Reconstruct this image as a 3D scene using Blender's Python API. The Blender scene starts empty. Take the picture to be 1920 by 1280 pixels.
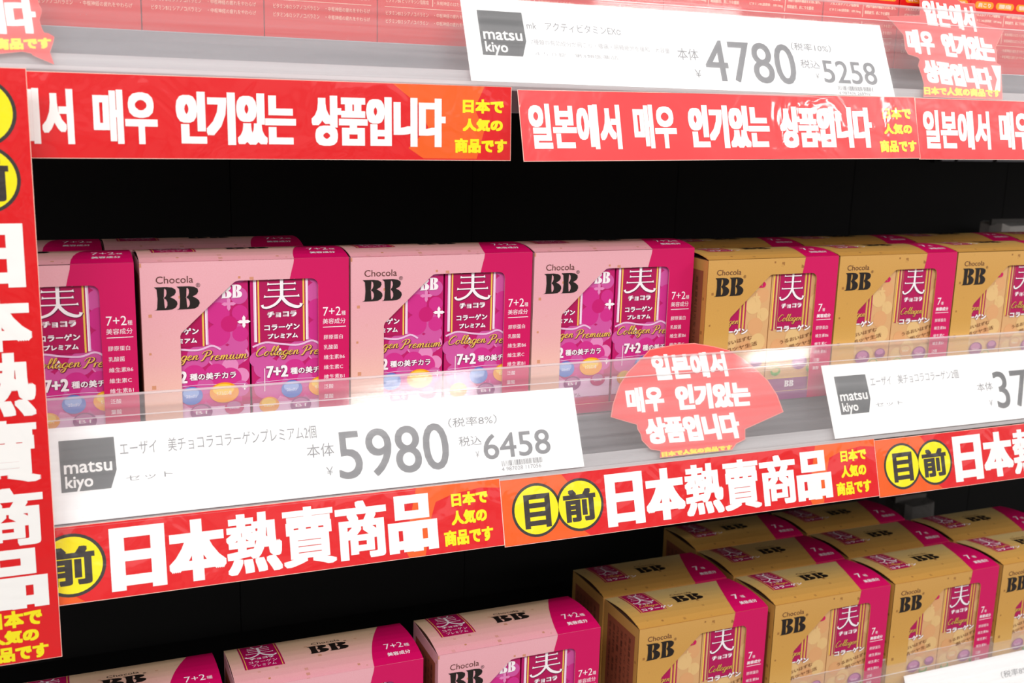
import bpy, math, random
from mathutils import Vector, Matrix
random.seed(7)
S = bpy.context.scene
COL = S.collection
Z0 = 1.40                                   # camera height above the shop floor

# ------------------------------------------------------------------ camera
cam = bpy.data.cameras.new('camera')
cam.sensor_width = 36.0
cam.lens = 2064.55 / 1920 * 36.0
cam.clip_start = 0.05
camo = bpy.data.objects.new('camera', cam); COL.objects.link(camo)
th, yaw, roll = .2099, .4038, .0291
fw = Vector((math.sin(yaw)*math.cos(th), math.cos(yaw)*math.cos(th), -math.sin(th)))
r0 = Vector((math.cos(yaw), -math.sin(yaw), 0)); u0 = r0.cross(fw)
rr = math.cos(roll)*r0 + math.sin(roll)*u0
uu = -math.sin(roll)*r0 + math.cos(roll)*u0
M = Matrix((rr, uu, -fw)).transposed().to_4x4()
M.translation = Vector((0, -.9128, Z0))
camo.matrix_world = M
cam.dof.use_dof = True
cam.dof.focus_distance = 0.98
cam.dof.aperture_fstop = 9.0
S.camera = camo

# ------------------------------------------------------------------ light
S.view_settings.view_transform = 'Standard'
S.view_settings.look = 'None'
S.view_settings.gamma = 1.0
S.view_settings.use_curve_mapping = False
S.view_settings.exposure = 0.22
W = bpy.data.worlds.new('shop_light'); S.world = W; W.use_nodes = True
W.node_tree.nodes['Background'].inputs[0].default_value = (1.0, .97, .95, 1)
W.node_tree.nodes['Background'].inputs[1].default_value = 0.64
def area(name, loc, sx, sy, power, target=None, color=(1, .98, .95)):
    l = bpy.data.lights.new(name, 'AREA'); l.shape = 'RECTANGLE'; l.size = sx; l.size_y = sy
    l.energy = power; l.color = color
    o = bpy.data.objects.new(name, l); COL.objects.link(o); o.location = loc
    d = (Vector(target) - Vector(loc)) if target else Vector((0, 0, -1))
    o.rotation_euler = d.to_track_quat('-Z', 'Y').to_euler()
    return o
area('ceiling_lamp', (1.18, -2.42, Z0+1.35),   .45, .10, 1.6, (.6, -.8, Z0-.2))
area('ceiling_lamp', (-.9, -1.65, Z0+1.35), 1.2, .10, 21, (.3, -.3, Z0-.2))
area('ceiling_lamp', (3.2, -1.25, Z0+1.35), 1.2, .10, 30, (.8, -.1, Z0-.2))
area('ceiling_lamp', (1.42, -.93, Z0+1.35), .40, .05, .6)
area('ceiling_lamp', (2.72, -2.34, Z0+1.35), .30, .10, 1.6)
area('ceiling_lamp', (.45, -1.80, Z0+1.35), 1.5, .08, 17, (.45, -.1, Z0-.3))
area('ceiling_lamp', (.6, -5.6, Z0+1.9), 3.2, .3, 18, (.6, -.5, Z0-.2))

# ------------------------------------------------------------------ materials
def lin(c):
    return tuple(((x/255)/12.92 if x/255 <= .04045 else ((x/255+.055)/1.055)**2.4) for x in c)
MATS = {}
def mat(name, rgb, rough=.5, metal=0, coat=0, spec=.5, bump=0, bscale=20, emis=None):
    if name in MATS: return MATS[name]
    m = bpy.data.materials.new(name); m.use_nodes = True
    nt = m.node_tree; b = nt.nodes['Principled BSDF']
    b.inputs['Base Color'].default_value = (*lin(rgb), 1)
    b.inputs['Roughness'].default_value = rough
    b.inputs['Metallic'].default_value = metal
    b.inputs['Coat Weight'].default_value = coat
    b.inputs['Coat Roughness'].default_value = .06
    if coat: b.inputs['Coat IOR'].default_value = 1.75
    b.inputs['Specular IOR Level'].default_value = spec
    if bump:
        tc = nt.nodes.new('ShaderNodeTexCoord'); no = nt.nodes.new('ShaderNodeTexNoise'); bp = nt.nodes.new('ShaderNodeBump')
        no.inputs['Scale'].default_value = bscale; no.inputs['Detail'].default_value = 3; no.inputs['Distortion'].default_value = .6
        nt.links.new(tc.outputs['Object'], no.inputs['Vector'])
        nt.links.new(no.outputs['Fac'], bp.inputs['Height'])
        bp.inputs['Strength'].default_value = 1.0; bp.inputs['Distance'].default_value = bump
        nt.links.new(bp.outputs['Normal'], b.inputs['Normal']); nt.links.new(bp.outputs['Normal'], b.inputs['Coat Normal'])
    MATS[name] = m
    return m

def paper_gradient(name, stops, z0, z1, speck, speck_amt=.06, rough=.42, metal=0.0, axis='Z'):
    """printed carton: colour runs from z0 to z1 (object space), gold specks; on lids the run paints in gloss sheen"""
    m = bpy.data.materials.new(name); m.use_nodes = True
    nt = m.node_tree; N = nt.nodes; L = nt.links; b = N['Principled BSDF']
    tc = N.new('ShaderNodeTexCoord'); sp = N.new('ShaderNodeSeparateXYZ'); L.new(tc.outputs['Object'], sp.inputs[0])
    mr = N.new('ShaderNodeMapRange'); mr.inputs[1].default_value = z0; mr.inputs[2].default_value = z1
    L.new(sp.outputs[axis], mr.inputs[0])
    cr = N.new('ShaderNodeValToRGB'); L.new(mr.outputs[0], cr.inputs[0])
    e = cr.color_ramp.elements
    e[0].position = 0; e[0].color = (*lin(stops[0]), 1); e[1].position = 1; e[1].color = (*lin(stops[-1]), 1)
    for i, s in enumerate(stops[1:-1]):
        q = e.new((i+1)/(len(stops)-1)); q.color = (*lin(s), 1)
    vo = N.new('ShaderNodeTexVoronoi'); vo.distance = 'CHEBYCHEV'; vo.inputs['Scale'].default_value = 125; vo.inputs['Randomness'].default_value = 1
    L.new(tc.outputs['Object'], vo.inputs['Vector'])
    sc = N.new('ShaderNodeSeparateColor'); L.new(vo.outputs['Color'], sc.inputs[0])
    # speck radius depends on the cell; most cells have none
    mu = N.new('ShaderNodeMath'); mu.operation = 'SUBTRACT'; L.new(sc.outputs[0], mu.inputs[0]); mu.inputs[1].default_value = .38
    mu2 = N.new('ShaderNodeMath'); mu2.operation = 'MULTIPLY'; L.new(mu.outputs[0], mu2.inputs[0]); mu2.inputs[1].default_value = .36
    lt = N.new('ShaderNodeMath'); lt.operation = 'LESS_THAN'; L.new(vo.outputs['Distance'], lt.inputs[0]); L.new(mu2.outputs[0], lt.inputs[1])
    am = N.new('ShaderNodeMath'); am.operation = 'MULTIPLY'; L.new(lt.outputs[0], am.inputs[0]); L.new(sc.outputs[1], am.inputs[1])
    mx = N.new('ShaderNodeMix'); mx.data_type = 'RGBA'; L.new(am.outputs[0], mx.inputs['Factor'])
    L.new(cr.outputs[0], mx.inputs[6]); mx.inputs[7].default_value = (*lin(speck), 1)
    # fine paper mottling
    no = N.new('ShaderNodeTexNoise'); no.inputs['Scale'].default_value = 900; L.new(tc.outputs['Object'], no.inputs['Vector'])
    mm = N.new('ShaderNodeMix'); mm.data_type = 'RGBA'; mm.blend_type = 'OVERLAY'; mm.inputs['Factor'].default_value = .12
    L.new(mx.outputs[2], mm.inputs[6]); L.new(no.outputs['Fac'], mm.inputs[7])
    L.new(mm.outputs[2], b.inputs['Base Color'])
    b.inputs['Roughness'].default_value = rough; b.inputs['Metallic'].default_value = metal
    MATS[name] = m
    return m

GLOSS = dict(rough=.32, coat=1.0, bump=.0016, bscale=18)
RED = mat('banner_red', (222, 0, 14), **GLOSS)
ORG = mat('banner_orange_reflection', (238, 92, 12), **GLOSS)  # stands in for orange reflections on the glossy sheets
WHT = mat('banner_white', (250, 248, 246), **GLOSS)
YEL = mat('banner_yellow', (250, 232, 0), **GLOSS)
DRK = mat('banner_dark', (52, 46, 44), **GLOSS)
EDGE = mat('laminate_edge', (255, 205, 190), .3)
CARD = mat('card_white', (255, 255, 255), .45)
CGREY = mat('card_logo_grey', (50, 51, 54), .4)
CTXT = mat('card_text_grey', (120, 120, 124), .5)
CNUM = mat('card_number_grey', (112, 112, 116), .5)
CFNT = mat('card_faint_grey', (170, 170, 174), .5)
STK = mat('sticker_red', (232, 42, 38), rough=.35, coat=.6, bump=.0003, bscale=14)
STW = mat('sticker_white', (252, 250, 248), .35)
STY = mat('sticker_yellow', (250, 228, 0), .35)
STR = mat('sticker_rim', (235, 130, 118), .35)
PINK = paper_gradient('pink_carton', [(238, 198, 172), (236, 190, 172), (232, 172, 174), (230, 166, 176), (233, 172, 182)], 0, .157, (206, 138, 96))
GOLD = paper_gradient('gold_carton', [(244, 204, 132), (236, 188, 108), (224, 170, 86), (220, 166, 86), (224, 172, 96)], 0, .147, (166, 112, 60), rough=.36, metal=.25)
PINKL = paper_gradient('pink_lid', [(232, 160, 172), (230, 172, 168), (226, 184, 158), (224, 194, 156)], 0, .075, (190, 130, 90), axis='Y')  # cream towards the back: sheen put into the lid colour
GOLDL = paper_gradient('gold_lid', [(222, 164, 80), (226, 176, 96), (232, 194, 122), (236, 208, 146)], 0, .075, (166, 112, 60), rough=.36, metal=.2, axis='Y')  # paler back end paints the gloss sheen of the lid
MAG = mat('carton_magenta', (206, 6, 92), .38)
MAGL = mat('carton_magenta_light', (226, 74, 132), .38)
BRN = mat('side_panel_brown', (150, 82, 58), .5)
BRT = mat('side_text_brown', (84, 44, 34), .5)
BLK = mat('print_black', (30, 22, 20), .4)
BRW = mat('print_brown', (92, 50, 42), .4)
PWH = mat('print_white', (248, 240, 244), .4)
PLP = mat('print_lilac', (232, 190, 222), .4)
PCR = mat('print_crimson', (176, 8, 84), .38)
PDK = mat('print_shadow', (104, 14, 62), .4)
PGL = mat('print_gold', (238, 196, 84), .35)
PM1 = mat('petal_deep', (198, 22, 112), .35)
PM2 = mat('petal_mid', (206, 44, 136), .35)
PM3 = mat('petal_light', (206, 84, 158), .35)
PM4 = mat('petal_pale', (226, 136, 188), .35)
PBG = mat('pack_magenta', (190, 22, 104), .33)
GBG = mat('pack_gold', (226, 176, 122), .36, .15)
GP2 = mat('pack_gold_pale', (232, 192, 132), .36, .1)
GP3 = mat('pack_gold_peach', (226, 168, 116), .36, .1)
GSH = mat('pack_shadow_brown', (128, 84, 50), .4)
BLU = mat('ball_blue', (88, 124, 200), .3)
BLL = mat('ball_blue_light', (150, 180, 232), .3)
ORB = mat('ball_orange', (242, 160, 20), .3)
ORL = mat('ball_orange_light', (250, 206, 70), .3)
PUR = mat('ball_purple', (150, 70, 130), .3)
PUL = mat('ball_purple_light', (196, 120, 170), .3)
GRN = mat('ball_green', (120, 176, 90), .3)
METAL = mat('shelf_metal', (150, 150, 156), .4, .55, bump=.0002, bscale=60)
BLACK = mat('panel_black', (9, 8, 8), .75)
BLACK2 = mat('panel_black_edge', (10, 9, 9), .8)
BGREY = mat('back_clutter_grey', (98, 95, 92), .7, bump=.004, bscale=30)
VRED = mat('vitamin_red', (222, 22, 24), .3)
VORG = mat('vitamin_orange', (246, 150, 20), .35)
VTXT = mat('vitamin_text', (255, 214, 190), .4)
INNER = mat('board_inner', (90, 58, 44), .7)

def plastic(name, haze, streak, tint=(1, 1, 1)):
    m = bpy.data.materials.new(name); m.use_nodes = True
    nt = m.node_tree; N = nt.nodes; L = nt.links; N.clear()
    out = N.new('ShaderNodeOutputMaterial')
    tr = N.new('ShaderNodeBsdfTransparent'); tr.inputs[0].default_value = (*tint, 1)
    df = N.new('ShaderNodeBsdfDiffuse'); df.inputs[0].default_value = (.86, .85, .88, 1)
    gl = N.new('ShaderNodeBsdfGlossy'); gl.inputs['Roughness'].default_value = .06
    tc = N.new('ShaderNodeTexCoord'); mp = N.new('ShaderNodeMapping'); mp.inputs['Scale'].default_value = (3.5, 160, 160)
    no = N.new('ShaderNodeTexNoise'); no.inputs['Scale'].default_value = 1.0; no.inputs['Detail'].default_value = 4
    L.new(tc.outputs['Object'], mp.inputs[0]); L.new(mp.outputs[0], no.inputs['Vector'])
    mr = N.new('ShaderNodeMapRange'); L.new(no.outputs['Fac'], mr.inputs[0])
    mr.inputs[1].default_value = .35; mr.inputs[2].default_value = .75
    mr.inputs[3].default_value = haze; mr.inputs[4].default_value = haze + streak
    # scattered dust specks and fine scratches
    vo = N.new('ShaderNodeTexVoronoi'); vo.inputs['Scale'].default_value = 150; L.new(tc.outputs['Object'], vo.inputs['Vector'])
    lt = N.new('ShaderNodeMath'); lt.operation = 'LESS_THAN'; lt.inputs[1].default_value = .035; L.new(vo.outputs['Distance'], lt.inputs[0])
    ad = N.new('ShaderNodeMath'); ad.operation = 'MULTIPLY_ADD'; L.new(lt.outputs[0], ad.inputs[0]); ad.inputs[1].default_value = .22; L.new(mr.outputs[0], ad.inputs[2])
    tl = N.new('ShaderNodeBsdfTranslucent'); tl.inputs[0].default_value = (.97, .96, .98, 1); df.inputs[0].default_value = (.97, .96, .98, 1)
    hz = N.new('ShaderNodeMixShader'); hz.inputs[0].default_value = .45; L.new(df.outputs[0], hz.inputs[1]); L.new(tl.outputs[0], hz.inputs[2])
    m1 = N.new('ShaderNodeMixShader'); L.new(ad.outputs[0], m1.inputs[0]); L.new(tr.outputs[0], m1.inputs[1]); L.new(hz.outputs[0], m1.inputs[2])
    bp = N.new('ShaderNodeBump'); bp.inputs['Distance'].default_value = .00003; L.new(no.outputs['Fac'], bp.inputs['Height'])
    L.new(bp.outputs[0], gl.inputs['Normal'])
    fr = N.new('ShaderNodeFresnel'); fr.inputs[0].default_value = 1.5
    ge = N.new('ShaderNodeNewGeometry'); io = N.new('ShaderNodeMapRange'); L.new(ge.outputs['Backfacing'], io.inputs[0])
    io.inputs[3].default_value = 1.5; io.inputs[4].default_value = 1/1.5; L.new(io.outputs[0], fr.inputs[0])
    m2 = N.new('ShaderNodeMixShader'); L.new(fr.outputs[0], m2.inputs[0]); L.new(m1.outputs[0], m2.inputs[1]); L.new(gl.outputs[0], m2.inputs[2])
    L.new(m2.outputs[0], out.inputs[0])
    MATS[name] = m
    return m
FILM = plastic('clear_plastic', .075, .09)
LIP = plastic('clear_plastic_edge', .35, .2)

# ------------------------------------------------------------------ helpers
def link(name, me, parent=None, mats=None):
    o = bpy.data.objects.new(name, me); COL.objects.link(o)
    if mats:
        for m in mats: me.materials.append(m)
    if parent: o.parent = parent
    return o
def empty(name, loc, label, cat, group=None, rot=(0, 0, 0)):
    o = bpy.data.objects.new(name, None); COL.objects.link(o)
    o.location = loc; o.rotation_euler = rot; o.empty_display_size = .02
    o['label'] = label; o['category'] = cat
    if group: o['group'] = group
    return o
def mesh(name, V, F, mats, mi=None):
    me = bpy.data.meshes.new(name); me.from_pydata(V, [], F)
    for m in mats: me.materials.append(m)
    if mi: me.polygons.foreach_set('material_index', mi)
    me.update()
    return me
def box(V, F, x0, y0, z0, x1, y1, z1):
    n = len(V)
    V += [(x0,y0,z0),(x1,y0,z0),(x1,y1,z0),(x0,y1,z0),(x0,y0,z1),(x1,y0,z1),(x1,y1,z1),(x0,y1,z1)]
    F += [(n,n+3,n+2,n+1),(n+4,n+5,n+6,n+7),(n,n+1,n+5,n+4),(n+1,n+2,n+6,n+5),(n+2,n+3,n+7,n+6),(n+3,n,n+4,n+7)]
def boxobj(name, dims, m, parent=None, bevel=0):
    V, F = [], []; box(V, F, *dims)
    o = link(name, mesh(name, V, F, [m]), parent)
    if bevel:
        b = o.modifiers.new('bevel', 'BEVEL'); b.width = bevel; b.segments = 2
    return o

_tc = {}
def glyphs(s, res=3):
    """flat outline mesh of a string, normalised to the unit square"""
    if (s, res) in _tc: return _tc[(s, res)]
    c = bpy.data.curves.new('t', 'FONT'); c.body = s; c.resolution_u = res
    o = bpy.data.objects.new('t', c); COL.objects.link(o)
    dg = bpy.context.evaluated_depsgraph_get(); dg.update()
    ev = o.evaluated_get(dg); m = ev.to_mesh()
    V = [(v.co.x, v.co.y) for v in m.vertices]; F = [tuple(p.vertices) for p in m.polygons]
    ev.to_mesh_clear(); bpy.data.objects.remove(o); bpy.data.curves.remove(c)
    x0 = min(v[0] for v in V); x1 = max(v[0] for v in V); y0 = min(v[1] for v in V); y1 = max(v[1] for v in V)
    V = [((x-x0)/(x1-x0), (y-y0)/(y1-y0)) for x, y in V]
    _tc[(s, res)] = (V, F)
    return V, F
def fill(loops):
    """triangulate a polygon with holes (first loop outer)"""
    c = bpy.data.curves.new('f', 'CURVE'); c.dimensions = '2D'; c.fill_mode = 'BOTH'
    for lp in loops:
        s = c.splines.new('POLY'); s.points.add(len(lp)-1)
        for i, (x, y) in enumerate(lp): s.points[i].co = (x, y, 0, 1)
        s.use_cyclic_u = True
    o = bpy.data.objects.new('f', c); COL.objects.link(o)
    dg = bpy.context.evaluated_depsgraph_get(); dg.update()
    ev = o.evaluated_get(dg); m = ev.to_mesh()
    V = [(v.co.x, v.co.y) for v in m.vertices]; F = [tuple(p.vertices) for p in m.polygons]
    ev.to_mesh_clear(); bpy.data.objects.remove(o); bpy.data.curves.remove(c)
    return V, F
def catmull(P, n=5):
    out = []
    Q = [P[0]] + list(P) + [P[-1]]
    for i in range(1, len(Q)-2):
        a, b, c, d = Q[i-1], Q[i], Q[i+1], Q[i+2]
        for k in range(n):
            t = k/n
            out.append(tuple(.5*((2*b[j]) + (c[j]-a[j])*t + (2*a[j]-5*b[j]+4*c[j]-d[j])*t*t + (3*b[j]-a[j]-3*c[j]+d[j])*t**3) for j in range(len(b))))
    out.append(tuple(P[-1]))
    return out
EPS = .00013
class Art:
    """flat print: coloured shapes in (u, v) metres stacked in thin layers"""
    def __init__(self): self.V = []; self.F = []; self.I = []; self.mats = []
    def mi(self, m):
        if m not in self.mats: self.mats.append(m)
        return self.mats.index(m)
    def raw(self, V, F, m, layer):
        n = len(self.V); k = self.mi(m)
        self.V += [(x, y, layer) for x, y in V]
        for f in F: self.F.append(tuple(i+n for i in f)); self.I.append(k)
    def poly(self, pts, m, layer=1): self.raw(pts, [tuple(range(len(pts)))], m, layer)
    def shape(self, loops, m, layer=1): V, F = fill(loops); self.raw(V, F, m, layer)
    def rect(self, u0, v0, u1, v1, m, layer=1): self.poly([(u0,v0),(u1,v0),(u1,v1),(u0,v1)], m, layer)
    def ell(self, cu, cv, ru, rv, m, layer=1, n=28, a0=0, a1=2*math.pi):
        self.k = (getattr(self, 'k', 0)+1) % 40; self.poly([(cu+ru*math.cos(a0+(a1-a0)*i/n), cv+rv*math.sin(a0+(a1-a0)*i/n)) for i in range(n)], m, layer+self.k*.012)
    def star(self, cu, cv, r, m, layer=1):
        p = []
        for i in range(16):
            a = math.pi/2*(i/4); k = abs(math.cos(2*a)); q = r*(.30 + .70*k**1.9)
            p.append((cu+q*math.cos(a), cv+q*math.sin(a)))
        self.poly(p, m, layer)
    def text(self, s, bl, br, tl, m, layer=1, bold=None, res=3):
        V, F = glyphs(s, res)
        rx = ry = 0; offs = [(0, 0)]
        if bold:
            rx, ry, nx, ny = bold
            offs = [((2*i/(nx-1)-1)*rx if nx > 1 else 0, (2*j/(ny-1)-1)*ry if ny > 1 else 0) for i in range(nx) for j in range(ny)]
        b = Vector(bl) + Vector((rx, ry)); ex = Vector(br)-Vector(bl); ey = Vector(tl)-Vector(bl)
        ex = ex*(1-2*rx/max(ex.length, 1e-6)); ey = ey*(1-2*ry/max(ey.length, 1e-6))
        P = [(b.x+x*ex.x+y*ey.x, b.y+x*ex.y+y*ey.y) for x, y in V]
        for i, (dx, dy) in enumerate(offs): self.raw([(x+dx, y+dy) for x, y in P], F, m, layer+i*.03)
    def t(self, s, u0, v0, u1, v1, m, layer=1, bold=None, res=3): self.text(s, (u0, v0), (u1, v0), (u0, v1), m, layer, bold, res)
    def ribbon(self, P, w, m, layer=1):
        """P: (u, v[, half-width factor])"""
        V = []; F = []
        for i, p in enumerate(P):
            a = P[max(i-1, 0)]; b = P[min(i+1, len(P)-1)]
            dx, dy = b[0]-a[0], b[1]-a[1]; l = math.hypot(dx, dy) or 1
            h = w*(p[2] if len(p) > 2 else 1)
            V += [(p[0]-dy/l*h, p[1]+dx/l*h), (p[0]+dy/l*h, p[1]-dx/l*h)]
        for i in range(len(P)-1): F.append((2*i+1, 2*i+3, 2*i+2, 2*i))
        self.k = (getattr(self, 'k', 0)+1) % 12
        self.raw(V, F, m, layer+self.k*.03)
    def mapped(self, name, fn, parent=None):
        me = bpy.data.meshes.new(name)
        me.from_pydata([fn(u, v, l) for u, v, l in self.V], [], self.F)
        for m in self.mats: me.materials.append(m)
        me.polygons.foreach_set('material_index', self.I); me.update()
        o = bpy.data.objects.new(name, me); COL.objects.link(o)
        if parent: o.parent = parent
        return o
    def front(self, name, parent=None, y=0): return self.mapped(name, lambda u, v, l: (u, y-l*EPS, v), parent)

SCR = {
 'C': (1.35, [[(1.25,1.6),(1.1,2.05),(.65,2.0),(.2,1.4),(.0,.7),(.2,.1),(.65,0),(1.2,.4)]]),
 'o': (.95, [[(.55,1),(.2,.8),(.05,.35),(.3,0),(.65,.25),(.7,.75),(.5,1),(.7,.8),(1.0,.8)]]),
 'l': (.62, [[(0,.3),(.4,1.1),(.62,1.9),(.48,2.15),(.3,1.7),(.22,.6),(.32,.05),(.55,.1),(.75,.35)]]),
 'a': (1.0, [[(.75,.9),(.4,1),(.1,.6),(.1,.15),(.4,0),(.7,.5),(.8,.95),(.7,.3),(.85,0),(1.1,.3)]]),
 'g': (1.0, [[(.75,.9),(.4,1),(.1,.6),(.1,.15),(.4,0),(.7,.5),(.8,.95),(.6,-.6),(.25,-1),(.0,-.7),(.35,-.3),(1.05,.3)]]),
 'e': (.82, [[(.05,.4),(.45,.55),(.6,.85),(.38,1.0),(.1,.6),(.12,.15),(.45,0),(.9,.35)]]),
 'n': (.98, [[(0,.6),(.2,1),(.18,.5),(.1,0)],[(.12,.35),(.45,.92),(.66,.9),(.6,.3),(.75,0),(1.05,.35)]]),
 'r': (.72, [[(0,.6),(.22,1.05),(.2,.5),(.12,0)],[(.14,.4),(.4,.9),(.7,.95)]]),
 'm': (1.45, [[(0,.6),(.2,1),(.18,.5),(.1,0)],[(.12,.35),(.42,.95),(.58,.85),(.5,0)],[(.54,.35),(.85,.95),(1.04,.88),(1.0,.3),(1.15,0),(1.5,.35)]]),
 'i': (.5, [[(0,.6),(.2,1),(.14,.3),(.28,0),(.55,.35)],[(.3,1.4),(.36,1.5)]]),
 'u': (.98, [[(0,.6),(.16,1),(.1,.3),(.28,0),(.58,.35),(.7,1),(.64,.3),(.78,0),(1.05,.35)]]),
 'P': (1.35, [[(.62,1.95),(.45,1.0),(.2,.1),(-.1,-.05)],[(-.1,1.4),(.1,1.95),(.75,2.2),(1.25,1.85),(1.05,1.2),(.5,.95)]]),
}
def script(A, s, u0, v0, xh, width, m, layer, w=.085, shadow=None):
    """running cursive lettering; v0 baseline, xh x-height, width total"""
    tot = sum(SCR[c][0] if c != ' ' else .6 for c in s); k = width/tot; u = 0
    for c in s:
        if c == ' ': u += .6; continue
        adv, strokes = SCR[c]
        for st in strokes:
            P = catmull(st, 4); Q = []
            for i, (x, y) in enumerate(P):
                j = min(i+1, len(P)-1); i2 = max(i-1, 0)
                dy = P[j][1]-P[i2][1]; dx = P[j][0]-P[i2][0]
                f = .55 + .75*max(0, -dy)/(math.hypot(dx, dy) or 1)
                Q.append((u0+(u+x+.22*y)*k, v0+y*xh, f))
            if shadow: A.ribbon([(q[0]+.0003, q[1]-.0003, q[2]*1.9) for q in Q], w*xh, shadow, layer-.4)
            A.ribbon(Q, w*xh, m, layer)
        u += adv
def bi(A, u0, v0, u1, v1, m, layer, w=.019, shadow=None):
    """the large beauty character"""
    X = lambda x: u0+(u1-u0)*x; Y = lambda y: v0+(v1-v0)*y; ww = w*(u1-u0)
    st = [([(.30,1.0,1.3),(.36,.90,1.6),(.40,.84,.6)],), ([(.70,1.0,1.3),(.64,.90,1.6),(.60,.84,.6)],)]
    L = []
    for (p,) in st: L.append(p)
    for y, a, b in ((.84,.16,.84),(.69,.14,.86),(.52,.15,.85),(.33,.05,.95)):
        L.append([(a,y+.012,1.9),(a+.05,y,.85),(.5,y,.85),(b-.05,y,.85),(b,y+.012,1.9)])
    L.append([(.5,.84,2.2),(.5,.6,2.2),(.5,.30,2.2)])
    L.append(catmull([(.5,.36,2.0),(.45,.24,1.9),(.32,.10,1.7),(.14,.02,1.6),(.03,.03,1.4),(.0,.10,2.0)], 4))
    L.append(catmull([(.5,.36,2.0),(.55,.24,2.2),(.68,.10,2.3),(.86,.02,2.0),(.97,.03,1.5),(1.0,.11,2.2)], 4))
    for p in L:
        if shadow: A.ribbon([(X(a)+.0004, Y(b)-.0004, c*1.35) for a, b, c in p], ww, shadow, layer-.4)
        A.ribbon([(X(a), Y(b), c) for a, b, c in p], ww, m, layer)
B_OUT = [(0,0),(.10,.03),(.13,.10),(.16,.5),(.13,.90),(.02,1.0),(.55,1.0),(.78,.97),(.93,.88),(.95,.76),(.88,.64),(.70,.55),(.86,.47),(.98,.36),(1.0,.24),(.93,.10),(.78,.02),(.55,0)]
B_HOLE = [(.46,.07),(.52,.10),(.57,.2),(.57,.34),(.52,.45),(.42,.52),(.51,.60),(.55,.72),(.54,.86),(.48,.93),(.45,.92),(.44,.75),(.43,.56),(.40,.52),(.43,.48),(.44,.25)]
def logo_bb(A, u0, v0, u1, v1, m, layer):
    w = (u1-u0)/1.96
    for k in (0, 1):
        f = lambda P: [(u0+k*w*.96+x*w, v0+y*(v1-v0)) for x, y in P]
        A.shape([f(B_OUT), f(B_HOLE)], m, layer+k*.03)
mm = .001

# ------------------------------------------------------------------ the setting
def struct(o): o['kind'] = 'structure'; return o
mo = mat('opposite_shelf_stand_in', (200, 198, 194), .6); nt = mo.node_tree                # unseen stand-in for shelves across the aisle, added for patchy banner reflections
bt = nt.nodes.new('ShaderNodeTexBrick'); tc = nt.nodes.new('ShaderNodeTexCoord'); mpp = nt.nodes.new('ShaderNodeMapping')
mpp.inputs['Rotation'].default_value = (math.pi/2, 0, 0)
nt.links.new(tc.outputs['Object'], mpp.inputs[0]); nt.links.new(mpp.outputs[0], bt.inputs['Vector'])
bt.inputs['Scale'].default_value = 1.6; bt.inputs['Color1'].default_value = (.55, .53, .52, 1); bt.inputs['Color2'].default_value = (.6, .25, .1, 1); bt.inputs['Mortar'].default_value = (.12, .12, .12, 1)
bt.inputs['Bias'].default_value = -.5; bt.inputs['Mortar Size'].default_value = .03
nt.links.new(bt.outputs['Color'], nt.nodes['Principled BSDF'].inputs['Base Color'])
struct(boxobj('reflection_wall', (-3, -3.4, 0, 5, -3.3, 1.75), mo))  # added out of view; height and blocks shaped for reflections
struct(boxobj('floor', (-3, -5, -.05, 5, .6, 0), mat('floor_tile', (138, 134, 130), .3)))
wb = boxobj('wall_back', (-2.2, .405, .0, 4.2, .44, 2.3), BLACK); struct(wb)
for i in range(14):                                       # perforated black back panels, one per bay strip
    x = -1.0 + i*.30
    p = boxobj('panel', (x, .398, .3, x+.2988, .405, 2.2), BLACK2, wb)
SH = {'up': .0465, 'mid': -.2865, 'low': -.6585}
ZB = {'up': .0195, 'mid': -.3185, 'low': -.6925}          # lower edge of each label rail
LBL = {'up': 'black steel shelf board at the top, carrying the red vitamin boxes',
       'mid': 'black steel shelf board in the middle, carrying one row of pink and gold boxes',
       'low': 'black steel shelf board at the bottom, carrying pink boxes and stepped gold boxes'}
RL = {'up': 'clear plastic label rail along the top shelf edge, holding the 4780 card',
      'mid': 'clear plastic label rail along the middle shelf edge, holding the 5980 card',
      'low': 'clear plastic label rail along the bottom shelf edge, crossing the lower right corner'}
TILT = math.atan2(.0308, .0671)                           # rails lean out at the foot
SURF = {}
for k, z in SH.items():
    r = empty('shelf_board', (.6, .1, Z0+z), LBL[k], 'shelf', 'black steel shelves of the gondola')
    boxobj('board', (-1.7, -.109, -.028, 1.9, .297, 0), BLACK2, r)
    boxobj('front_plate', (-1.7, -.1125, -.052, 1.9, -.1092, .002), METAL, r, .0006)
    boxobj('return_lip', (-1.7, -.109, -.052, 1.9, -.096, -.0505), METAL, r)
    # label rail: hinged sheet of clear plastic
    R = empty('label_rail', (.6, -.0605, Z0+ZB[k]), RL[k], 'label rail', 'clear plastic label rails', (TILT*-1, 0, 0))
    R.rotation_euler = (-TILT, 0, 0)
    boxobj('film', (-1.7, -.0006, 0, 1.9, .0000, .0955), FILM, R)
    boxobj('top_lip', (-1.7, -.0010, .0955, 1.9, .0010, .0975), LIP, R, .0004)
    boxobj('slot_rib', (-1.7, -.0009, .0790, 1.9, -.0006, .0800), LIP, R)
    boxobj('foot_channel', (-1.7, -.0012, -.0042, 1.9, .0060, -.0006), LIP, R, .0005)
    boxobj('back_hook', (-1.7, .0060, -.0042, 1.9, .0070, .0120), LIP, R)

r = empty('slotted_rail', (1.33, .385, Z0-.062), 'grey slotted rail under the top shelf at the far right back', 'rail', None)
boxobj('beam', (-.09, .004, -.002, .30, .012, .010), BLACK2, r)
for a, b in ((-.080, -.054), (-.048, .023), (.031, .110), (.118, .19)): boxobj('slot_cover', (a, 0, 0, b, .004, .0065), METAL, r, .001)
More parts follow.
